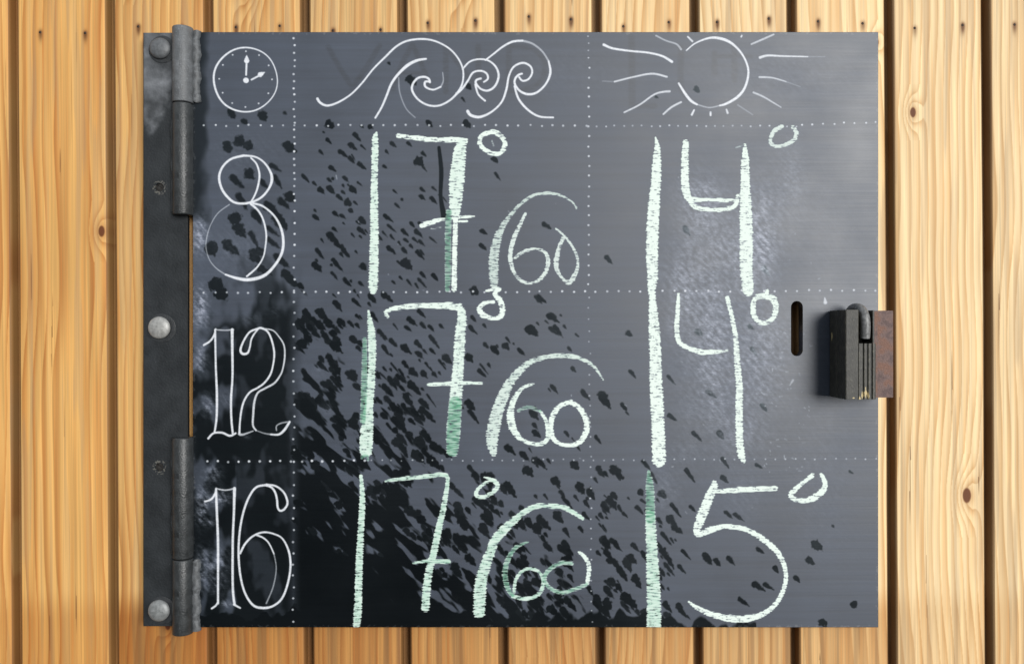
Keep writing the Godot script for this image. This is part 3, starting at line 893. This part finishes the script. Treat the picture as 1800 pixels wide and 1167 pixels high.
	line([464, 852, 5, 476, 856, 5, 483, 866, 5, 486, 879, 5, 487, 891, 5, 491, 897, 5, 498, 895, 5, 504, 886, 5, 503, 876, 5, 497, 864, 4.5, 484, 854, 4.5, 467, 851, 4.5])
	# chalked figures: 17 / 60 and 14
	chalky([661, 232, 3, 659, 240, 9, 658.5, 256, 12, 657.5, 310, 12, 657, 365, 14, 657, 419, 15, 656, 474, 16, 655, 504, 16, 656, 513, 8], 0.15)
	chalky([699, 238, 8, 733, 242, 9, 763, 245, 9, 799, 245, 10, 817, 247, 11])
	chalky([811, 250, 16, 808, 264, 21, 805, 290, 25, 802, 320, 26, 800.5, 348, 23, 799, 372, 18], 0.1)
	chalky([801, 352, 8, 800, 392, 9, 798.5, 447, 9, 797.5, 508, 10])
	chalky([788, 372, 10, 787, 420, 11, 787, 470, 11, 786, 508, 9], 0.85, 0.78)
	chalky([741, 396, 9, 752, 392, 9, 765, 388, 8, 785, 384, 5, 809, 381, 6, 833, 380, 4])
	chalky([758, 401, 3, 774, 400, 3], 0, 0.6)
	chalky([807, 389, 5, 820, 388, 5])
	chalky([842, 252, 8, 845, 239, 8, 857, 233, 8, 868, 231.5, 9, 882, 240, 9, 887, 255, 9, 880.6, 267, 8, 867, 270, 8, 851, 262, 8, 842, 251, 8])
	chalky([864, 247, 3, 867, 256, 3], 0, 0.6)
	chalky([1013, 366, 4, 1007, 356, 3, 988, 344, 4, 966, 339, 6, 949, 340, 5, 933, 345, 6, 913.5, 359, 6, 897, 378, 7, 883, 397, 10, 874, 419, 14, 868, 447, 16, 867, 474, 17, 868, 499, 13], 0.1, 0.85)
	chalky([923, 375.5, 5, 911, 400, 7, 902.6, 419, 8, 897, 441, 8, 897, 458, 8, 902.6, 477, 6, 913.5, 491, 6, 930, 497.5, 5, 946.5, 492, 6, 959, 477, 7, 963, 458, 8, 957.4, 443, 6, 941, 437, 5, 922, 441, 6, 905, 452, 6], 0.0, 0.9)
	chalky([976.6, 401.5, 3, 990, 412.5, 4, 1004, 430, 4.5, 1013.6, 449.5, 5, 1015, 469, 6, 1007, 488, 9, 998.5, 496, 8, 987.6, 488, 5, 978, 471.5, 8, 978, 455, 9, 982, 436, 7, 989, 419, 7], 0.0, 0.88)
	chalky([1152, 241, 3, 1155, 255, 9, 1154.6, 282, 15, 1152.7, 323, 18, 1149, 365, 20, 1147, 406, 22, 1146, 447, 21, 1147, 488, 18, 1145.5, 512, 13])
	chalky([1205, 250, 11, 1204, 282, 13, 1204, 320, 14, 1208, 343, 14, 1220, 350, 8, 1257, 351, 7, 1290, 352, 7])
	chalky([1210, 350, 8, 1220, 362, 8, 1237, 367, 8, 1268, 368, 8, 1291, 362, 8, 1297, 345, 8])
	chalky([1309.5, 254, 5, 1310, 282, 14, 1310, 323, 17, 1311, 365, 21, 1312, 419, 23, 1312, 474, 22, 1315, 510, 19])
	chalky([1294, 259, 3, 1307, 255, 3], 0, 0.6)
	chalky([1374, 222, 8, 1362, 229, 8, 1355, 241, 7, 1355, 251, 7, 1367, 257, 7, 1385, 252, 7, 1397, 244, 7, 1400, 232, 8, 1394, 223, 8], 0, 0.9)
	# the noon row
	chalky([646.7, 545, 3, 649, 563, 9, 652, 582, 13, 653.5, 610, 14, 653, 637, 13, 652, 665, 14, 649.4, 692, 15, 646.7, 719, 17, 645, 747, 21, 642.6, 774, 23, 642.6, 791, 23], 0.22)
	chalky([640, 596, 8, 640, 640, 10, 639, 690, 11, 637, 740, 10], 0.85, 0.8)
	chalky([636, 803, 7, 644, 800, 5, 646, 808, 4], 0.95, 0.7)
	chalky([681, 556, 6, 677, 549, 7, 689, 542.5, 8, 719, 538, 9, 760, 537, 10, 787, 537, 12, 806, 539, 14], 0.05)
	chalky([811, 548, 14, 811, 565, 17, 809, 582, 18, 807, 610, 19, 805, 642.6, 19, 802.5, 675, 21, 800, 708, 23], 0.1)
	chalky([800, 708, 23, 797.5, 741, 24, 795.6, 770, 24, 794.5, 792, 21], 0.8, 0.9)
	chalky([752, 675.5, 6, 782, 674, 7, 815, 673, 7, 846, 673, 5], 0.1)
	chalky([855, 511, 5, 870, 507, 6, 878, 508, 6, 869, 516, 8, 878, 527, 10, 883, 544, 10, 879, 556, 9, 864, 559, 8, 847, 552, 10, 842, 541, 9, 853, 531.5, 7, 867, 530, 6])
	chalky([1060, 667, 3, 1048, 649, 5, 1037, 638.5, 6, 1018, 629, 7, 996, 625, 8, 974, 625, 8, 952, 629, 8, 930, 637, 10, 911, 653.5, 13, 897, 670, 15, 886, 692, 19, 875, 719, 21, 868, 747, 22, 864, 774, 21, 867, 796, 11], 0.1, 0.92)
	chalky([937, 674, 5, 919, 681, 6, 907, 694.7, 9, 898.5, 714, 11, 897, 736, 14, 902.6, 755, 13, 916, 771.5, 8, 938, 780, 7, 954.7, 778, 8, 963, 766, 9, 960, 741, 7, 949, 722, 5], 0.05)
	chalky([949, 722, 5, 930, 715, 7, 911, 721, 6], 0.7, 0.7)
	chalky([1004, 705.6, 8, 985, 712.5, 8, 972.5, 727.6, 10, 968, 747, 9, 970, 766, 9, 979, 777, 7, 996, 782, 7, 1018, 777, 9, 1030, 758, 11, 1030, 741, 9, 1020.5, 719, 9, 1004, 707, 9])
	chalky([1029, 726, 4, 1035, 742, 6], 0, 0.8)
	chalky([1147, 500, 9, 1147, 513, 10, 1147.4, 536.6, 14, 1150, 577, 19, 1152, 621, 20, 1152.6, 665, 22, 1154.7, 708.5, 23, 1156.7, 752, 23, 1157.6, 781, 24, 1158.5, 808, 24])
	chalky([1192.6, 516, 5, 1191, 548, 8, 1189.6, 577, 9, 1193, 599, 9, 1205.7, 609.5, 8, 1229, 617, 10, 1249.4, 618, 9, 1278.5, 616, 4])
	chalky([1278.5, 523.5, 8, 1286, 554, 8, 1293, 592, 9, 1296, 636, 11, 1299.5, 679, 12, 1299.5, 723, 13, 1300, 767, 13, 1303, 799, 13, 1308, 811, 6])
	chalky([1349, 511, 7, 1346, 519, 9, 1332, 521, 9, 1325, 530, 9, 1324, 547, 10, 1331, 562, 9, 1344, 567.5, 8, 1359, 559, 9, 1364, 540, 11, 1359, 524, 12, 1343, 519, 9])
	# the afternoon row
	chalky([633.5, 836, 6, 636, 866, 9, 635.7, 890, 11, 634, 923, 11, 631.6, 965, 12, 630, 1006, 13, 629, 1047, 13, 627.5, 1080, 14, 626, 1098, 12], 0.3)
	chalky([677, 845, 4, 706, 841, 7, 747, 837, 8, 776, 834, 8, 786, 839, 7, 784, 863, 8, 778, 896, 10, 770, 932, 12, 762, 970, 12, 755, 997, 13, 749.5, 1030, 14, 747, 1068, 14], 0.32)
	chalky([725, 989, 4, 752, 986, 7, 788, 987, 8], 0.45)
	chalky([851, 838, 3, 868, 845, 8, 874, 854, 8, 864, 866, 8, 844, 874, 8, 836, 866, 7, 846, 853, 6, 862, 844, 6], 0.2)
	chalky([1024, 911, 6, 1007.6, 900, 8, 988, 890.5, 9, 966, 889, 9, 944.5, 889, 9, 925, 897, 10, 906, 912, 12, 890, 926, 15, 870.5, 948, 16, 859.5, 975.5, 17, 848.5, 1006, 20, 843, 1038.5, 21, 842, 1076, 21], 0.3)
	chalky([928, 952, 3, 906, 962, 7, 892, 984, 9, 887, 1008, 10, 892, 1033, 9, 901, 1047, 7], 0.8, 0.85)
	chalky([901, 1047, 7, 920, 1052, 7, 942, 1047, 8, 954, 1030, 7, 950, 1008, 6, 933.5, 999, 6, 917, 1004, 6, 906, 1019, 6, 903, 1040, 6], 0.35)
	chalky([1005, 990, 6, 985.6, 989, 7, 966, 1000, 8, 956, 1016.6, 8, 966, 1033, 7, 988, 1041, 7, 1013, 1034, 7, 1030, 1027, 6], 0.65, 0.9)
	chalky([1018, 970, 6, 1026, 977, 7, 1033, 988, 8, 1035, 1003, 8, 1032, 1025, 7], 0.05)
	chalky([1140, 828, 5, 1142, 855, 14, 1143, 911, 17], 0.85, 0.82)
	chalky([1143, 905, 17, 1145.6, 967, 20, 1148, 1022, 23, 1149.4, 1078, 25, 1149.4, 1099, 25], 0.3)
	chalky([1254, 846, 6, 1256, 853, 13, 1246, 875, 16, 1235, 903, 17, 1225, 930, 13, 1227, 940, 9, 1243, 933, 11, 1265.6, 926, 10, 1293, 926, 9, 1318, 933, 9, 1343, 948.6, 10, 1365.6, 969, 10, 1379, 994, 8, 1381, 1022, 8, 1371, 1050, 8, 1352, 1072, 9, 1324, 1085, 11, 1291, 1087.5, 13, 1254, 1080.6, 10, 1227, 1069, 8, 1211, 1057, 4])
	chalky([1259, 864, 7, 1296, 860.6, 10, 1363, 858, 9])
	chalky([1428, 835, 9, 1418, 843, 7, 1397, 861, 9, 1390, 871, 9, 1400, 878, 8, 1422, 878, 10, 1444, 865, 12, 1451, 850, 9, 1444, 834, 7])
	# rubbed-out chalk round the 14s and where the old board was wiped
	for n in 60:
		var sx := rng.randf_range(1180.0, 1360.0)
		var sy := rng.randf_range(330.0, 800.0)
		smudge(sx, sy, rng.randf_range(14, 40), rng.randf_range(20, 60), rng.randf_range(0.04, 0.13))
	smudge(1240, 560, 62, 200, 0.26)
	smudge(1380, 130, 150, 50, 0.10)
	smudge(1000, 120, 120, 50, 0.05)
	smudge(1450, 420, 60, 150, 0.07)
	smudge(1440, 800, 70, 180, 0.08)
	smudge(1340, 420, 32, 110, 0.34)
	smudge(1392, 320, 24, 75, 0.22)
	smudge(1165, 860, 30, 50, 0.2)
	smudge(1370, 620, 26, 90, 0.14)
	smudge(1305, 870, 40, 50, 0.12)
	for s in [[350, 412, 12, 30, 0.6], [352, 530, 12, 26, 0.55], [352, 632, 12, 26, 0.5], [440, 562, 20, 10, 0.25], [352, 560, 18, 20, 0.3], [480, 548, 14, 10, 0.2], [364, 712, 14, 22, 0.4], [395, 700, 14, 12, 0.22], [374, 832, 15, 18, 0.5], [356, 878, 12, 26, 0.5], [388, 874, 20, 14, 0.6], [370, 918, 9, 10, 0.5], [352, 905, 10, 22, 0.45], [380, 990, 26, 30, 0.42], [350, 1000, 10, 36, 0.5], [395, 1060, 16, 7, 0.4], [380, 1030, 22, 20, 0.3], [440, 588, 16, 12, 0.15], [560, 652, 16, 12, 0.14], [576, 718, 14, 12, 0.16], [432, 768, 8, 5, 0.3], [430, 270, 60, 40, 0.10], [420, 440, 60, 50, 0.13]]:
		smudge(s[0], s[1], s[2], s[3], s[4] * (1.35 if s[0] < 400 else 1.0))
	# flecks and scratches of chalk by the slot
	for n in 90:
		var fx := rng.randf_range(1340.0, 1425.0)
		var fy := rng.randf_range(555.0, 830.0)
		if n > 60:
			fx = rng.randf_range(560.0, 1480.0)
			fy = rng.randf_range(260.0, 900.0)
		var fa := rng.randf_range(-1.5, 0.4)
		var fl := rng.randf_range(1.0, 7.0) * rng.randf()
		lay(paint, [fx, fy, 2.2, fx + cos(fa) * fl, fy - sin(fa) * fl, 1.6], rng.randf_range(0.12, 0.45), 1.6)
	lay(paint, [1450, 523, 2, 1451, 531, 7], 0.8, 2.0)
	lay(paint, [1394, 668, 4, 1389, 676, 2], 0.55, 2.0)
	# the ghost of older, wiped-off capitals
	for k in [[576, 82, 9, 597, 120, 9, 618, 153, 9], [618, 153, 9, 642, 120, 9, 666, 80, 9], [690, 155, 9, 706, 112, 9, 724, 78, 9], [724, 78, 9, 740, 112, 9, 756, 155, 9], [703, 128, 7, 746, 128, 7], [783, 82, 10, 783, 160, 10], [786, 85, 9, 838, 155, 9], [840, 82, 10, 840, 158, 10], [894, 80, 10, 894, 160, 10], [894, 80, 9, 940, 88, 9, 958, 118, 10, 942, 150, 9, 894, 160, 9], [1110, 66, 12, 1111, 185, 12], [1111, 186, 10, 1150, 186, 10], [1197, 84, 11, 1197, 150, 11, 1210, 172, 10], [1256, 92, 10, 1256, 130, 10], [1291, 82, 11, 1291, 140, 11], [1256, 98, 7, 1320, 98, 7]]:
		lay(ghost, k, 1.0, 4.0)


func board_material() -> StandardMaterial3D:
	var n := TW * TH
	for a in [wet_and_shade, dust, chalk, green, paint, ghost]:
		a.resize(n)
	row_noise = field(TW, TH, 11, 7, 1, 0.33, 2)
	fine_noise = field(TW, TH, 12, 1, 1, 0.09, 3)
	var brush := field(TW, TH, 13, 60, 1, 0.28, 3)
	var brush_long := field(TW, TH, 14, 160, 2, 0.12, 3)
	var grain := field(TW, TH, 15, 2, 1, 0.45, 2)
	var cloud := field(TW, TH, 16, 4, 4, 0.02, 4)
	rub = noise(19, 1.0, 3)
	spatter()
	writing()
	var px := PackedByteArray()
	px.resize(n * 3)
	var rg := PackedByteArray()
	rg.resize(n)
	var hm := PackedByteArray()
	hm.resize(n)
	var film := PackedByteArray()
	film.resize(n)
	for i in n:
		var b := brush[i] / 255.0 - 0.5
		var bl := brush_long[i] / 255.0 - 0.5
		var cl := cloud[i] / 255.0 - 0.5
		var g := clampf(0.5 + (grain[i] / 255.0 - 0.5) * 1.8, 0.0, 1.0)
		var rn := clampf(0.5 + (row_noise[i] / 255.0 - 0.5) * 2.3, 0.0, 1.0)
		var l := 1.0 + b * 0.10 + bl * 0.12 + cl * 0.16
		var r_ := 0.208 * l
		var g_ := 0.240 * l
		var b_ := 0.294 * l
		if ghost[i] > 0.0:
			var k := 1.0 - 0.15 * ghost[i] * (0.6 + 0.8 * rn)
			r_ *= k
			g_ *= k
			b_ *= k
		var w := wet_and_shade[i]
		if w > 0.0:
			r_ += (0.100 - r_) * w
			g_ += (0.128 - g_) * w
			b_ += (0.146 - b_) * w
		var d := dust[i]
		if d > 0.0:
			d = minf(0.85, d * (0.5 + 0.6 * g + 0.5 * rn) * (1.0 - 0.35 * w))
			r_ += (0.64 - r_) * d
			g_ += (0.66 - g_) * d
			b_ += (0.72 - b_) * d
		var rough := 0.50 + b * 0.05 + cl * 0.10 - 0.15 * w
		var ht := 110.0 + b * 60.0 + bl * 30.0 + w * 6.0
		var p := paint[i]
		if p > 0.0:
			p *= 0.80 + 0.14 * g + 0.06 * rn
			r_ += (0.90 - r_) * p
			g_ += (0.91 - g_) * p
			b_ += (0.93 - b_) * p
			rough = lerpf(rough, 0.6, p)
			ht += 30.0 * p
		var c := chalk[i]
		if c > 0.0:
			# the stick skips over the brushed ground in fine sideways gaps
			c = c * clampf((0.46 + c * 0.64 - (1.0 - rn) * (0.34 + 0.62 * fine_noise[i] / 255.0) - (1.0 - g) * 0.36) * 2.4, 0.0, 1.0)
			var gr := green[i] * (0.45 + 1.0 * (1.0 - rn))
			r_ += (lerpf(0.870, 0.36, minf(gr, 1.1)) - r_) * c
			g_ += (lerpf(0.915, 0.60, minf(gr, 1.1)) - g_) * c
			b_ += (lerpf(0.885, 0.48, minf(gr, 1.1)) - b_) * c
			rough = lerpf(rough, 0.9, c)
			ht += 40.0 * c
		film[i] = clampi(int(205.0 * w * (1.0 - p) * (1.0 - c) * (1.0 - d)), 0, 255)
		var ex := i % TW
		var edge := mini(mini(ex, TW - 1 - ex), mini(i / TW, TH - 1 - i / TW))
		if edge < 5 and fine_noise[i] > 146 + edge * 10:
			r_ = lerpf(r_, 0.46, 0.4)
			g_ = lerpf(g_, 0.46, 0.4)
			b_ = lerpf(b_, 0.46, 0.4)
		px[i * 3] = clampi(int(r_ * 255.0), 0, 255)
		px[i * 3 + 1] = clampi(int(g_ * 255.0), 0, 255)
		px[i * 3 + 2] = clampi(int(b_ * 255.0), 0, 255)
		rg[i] = clampi(int(rough * 255.0), 0, 255)
		hm[i] = clampi(int(ht), 0, 255)
	var m := StandardMaterial3D.new()
	m.albedo_texture = image_rgb(TW, TH, px)
	m.roughness = 1.0
	m.roughness_texture = image_grey(TW, TH, rg)
	m.metallic = 1.0
	m.metallic_texture = image_grey(TW, TH, film)
	m.metallic_specular = 0.63
	m.normal_enabled = true
	m.normal_texture = normal_from(TW, TH, hm, 1.2)
	m.normal_scale = 0.17
	return m


# ---------------------------------------------------------------- padlock and bracket
func build_lock():
	# the bracket stands on the wall beside the panel
	var br = thing("steel_bracket", "rusty red brown steel bracket between the padlock and the plank groove", "bracket", Vector3(0.4400, -0.0262, -WALL + 0.0008))
	var rust := rust_material()
	var st := begin()
	var hw := 0.0130
	var out := PackedVector2Array([Vector2(-hw, 0.0), Vector2(hw, 0.0), Vector2(hw, 0.0550), Vector2(hw - 0.0012, 0.0562), Vector2(-hw, 0.0562)])
	var uv_of := func(p: Vector3): return Vector2(p.x * 10.0 + p.z * 10.0 + 0.5, p.y * 10.0 + 0.5)
	sweep_up(st, out, -0.0515, 0.0515, uv_of, 3)
	part("bracket_plate", done(st), rust, br)
	# the padlock
	var lock = thing("padlock", "weathered black ribbed padlock with brass chips at its foot", "padlock", Vector3(0.4085, -0.0265, 0.0022))
	var black := lock_material()
	st = begin()
	# taller half: grooved on its outer cheek
	var lt := PackedVector2Array()
	lt.append(Vector2(-0.002, 0.0))
	lt.append(Vector2(-0.002, 0.0462))
	lt.append(Vector2(-0.0029, 0.0472))
	lt.append(Vector2(-0.0165, 0.0472))
	lt.append(Vector2(-0.0173, 0.0464))
	for gz in [0.0410, 0.0345, 0.0215]:
		lt.append(Vector2(-0.0175, gz))
		lt.append(Vector2(-0.0158, gz - 0.0008))
		lt.append(Vector2(-0.0158, gz - 0.0024))
		lt.append(Vector2(-0.0178, gz - 0.0032))
	lt.append(Vector2(-0.0178, 0.0))
	var uv_l := func(p: Vector3): return Vector2((p.x - (0.0472 - p.z if p.x < -0.0150 else 0.0) + 0.07) / 0.11, 0.5 - p.y / 0.11)
	sweep_up(st, lt, -0.0525, 0.0525, uv_l, 1)
	part("lock_body", done(st), black, lock)
	# lower half under the notch, ribbed on its face
	st = begin()
	var rt := PackedVector2Array()
	rt.append(Vector2(0.0182, 0.0))
	rt.append(Vector2(0.0182, 0.0462))
	rt.append(Vector2(0.0172, 0.0472))
	for rx in [0.0130, 0.0080, 0.0030]:
		rt.append(Vector2(rx + 0.0016, 0.0472))
		rt.append(Vector2(rx + 0.0009, 0.0452))
		rt.append(Vector2(rx - 0.0009, 0.0452))
		rt.append(Vector2(rx - 0.0016, 0.0472))
	rt.append(Vector2(-0.0018, 0.0472))
	rt.append(Vector2(-0.0018, 0.0))
	sweep_up(st, rt, -0.0525, 0.0130, uv_l, 1)
	part("ribbed_cheek", done(st), black, lock)
	st = begin()
	var wall := PackedVector2Array([Vector2(0.0158, 0.0), Vector2(0.0176, 0.0), Vector2(0.0176, 0.0440), Vector2(0.0158, 0.0440)])
	sweep_up(st, wall, 0.0132, 0.0520, uv_l, 1)
	var back := PackedVector2Array([Vector2(-0.0017, 0.0), Vector2(0.0146, 0.0), Vector2(0.0146, 0.0180), Vector2(-0.0017, 0.0180)])
	sweep_up(st, back, 0.0132, 0.0500, uv_l, 1)
	part("notch_lining", done(st), black, lock)
	# the shackle comes over the top and drops into the notch
	st = begin()
	var knots := [Vector3(0.0035, 0.046, 0.002), Vector3(0.0038, 0.0535, 0.012), Vector3(0.0046, 0.0556, 0.024), Vector3(0.0058, 0.0532, 0.035), Vector3(0.0068, 0.046, 0.042), Vector3(0.0074, 0.035, 0.0437), Vector3(0.0074, 0.019, 0.0425)]
	var path := []
	var rad := []
	for i in knots.size() - 1:
		for s in 5:
			path.append(knots[i].cubic_interpolate(knots[i + 1], knots[maxi(i - 1, 0)], knots[mini(i + 2, knots.size() - 1)], s / 5.0))
			rad.append(0.0054)
	path.append(knots[knots.size() - 1])
	rad.append(0.0050)
	bar(st, path, rad, 22)
	part("shackle", done(st), metal(Color(0.44, 0.44, 0.44), 0.7, 0.45, 720, 0.2, 40.0), lock).set_meta("label", "worn grey steel shackle")


func lock_material() -> StandardMaterial3D:
	var w := 256
	var h := 352
	var a := field(w, h, 801, 1, 1, 0.03, 4)
	var c := field(w, h, 802, 1, 3, 0.18, 2)
	var px := PackedByteArray()
	px.resize(w * h * 3)
	# bare brass where the black has chipped: [x, y, half width, half height]
	var chips := [[168, 330, 5, 16], [177, 320, 6, 24], [184, 330, 4, 14], [160, 340, 4, 8], [143, 338, 4, 4], [26, 108, 5, 20]]
	for y in h:
		for x in w:
			var i := y * w + x
			var n := a[i] / 255.0 - 0.5
			var col := Color(0.205, 0.200, 0.180) * (1.0 + n * 0.5)
			if c[i] > 205:
				col = col.lerp(Color(0.44, 0.44, 0.40), 0.5)
			for ed in [0.4745, 0.4185, 0.359, 0.241, 0.618, 0.649, 0.678, 0.694, 0.723, 0.740, 0.769]:
				var away := absf(x / 256.0 - ed) * 256.0
				if away < 1.6:
					col = col.lerp(Color(0.47, 0.45, 0.38), (1.6 - away) / 1.6 * clampf(c[i] / 255.0 * 1.3 - 0.15, 0.0, 0.9))
			var e := 0.0
			for k in chips:
				var q: float = absf(x - k[0]) / k[2] + absf(y - k[1]) / k[3]
				e = maxf(e, 1.0 - smoothstep(0.75, 1.05, q + (c[i] / 255.0 - 0.5) * 0.9))
			col = col.lerp(Color(0.80, 0.72, 0.52), e * 0.9)
			px[i * 3] = clampi(int(col.r * 255.0), 0, 255)
			px[i * 3 + 1] = clampi(int(col.g * 255.0), 0, 255)
			px[i * 3 + 2] = clampi(int(col.b * 255.0), 0, 255)
	var m := StandardMaterial3D.new()
	m.albedo_texture = image_rgb(w, h, px)
	m.roughness = 0.55
	m.normal_enabled = true
	m.normal_texture = normal_from(w, h, c, 1.0)
	m.normal_scale = 0.3
	return m


func rust_material() -> StandardMaterial3D:
	var w := 256
	var a := field(w, w, 811, 1, 1, 0.02, 4)
	var c := field(w, w, 812, 1, 1, 0.15, 3)
	var px := PackedByteArray()
	px.resize(w * w * 3)
	for i in w * w:
		var n := a[i] / 255.0
		var col := Color(0.43, 0.35, 0.33).lerp(Color(0.46, 0.34, 0.29), smoothstep(0.45, 0.75, n)).lerp(Color(0.32, 0.26, 0.255), smoothstep(0.45, 0.2, n) * 0.6)
		col = col * (0.88 + 0.26 * c[i] / 255.0)
		px[i * 3] = int(clampf(col.r, 0, 1) * 255.0)
		px[i * 3 + 1] = int(clampf(col.g, 0, 1) * 255.0)
		px[i * 3 + 2] = int(clampf(col.b, 0, 1) * 255.0)
	var m := StandardMaterial3D.new()
	m.albedo_texture = image_rgb(w, w, px)
	m.roughness = 0.75
	m.normal_enabled = true
	m.normal_texture = normal_from(w, w, c, 1.2)
	m.normal_scale = 0.5
	return m
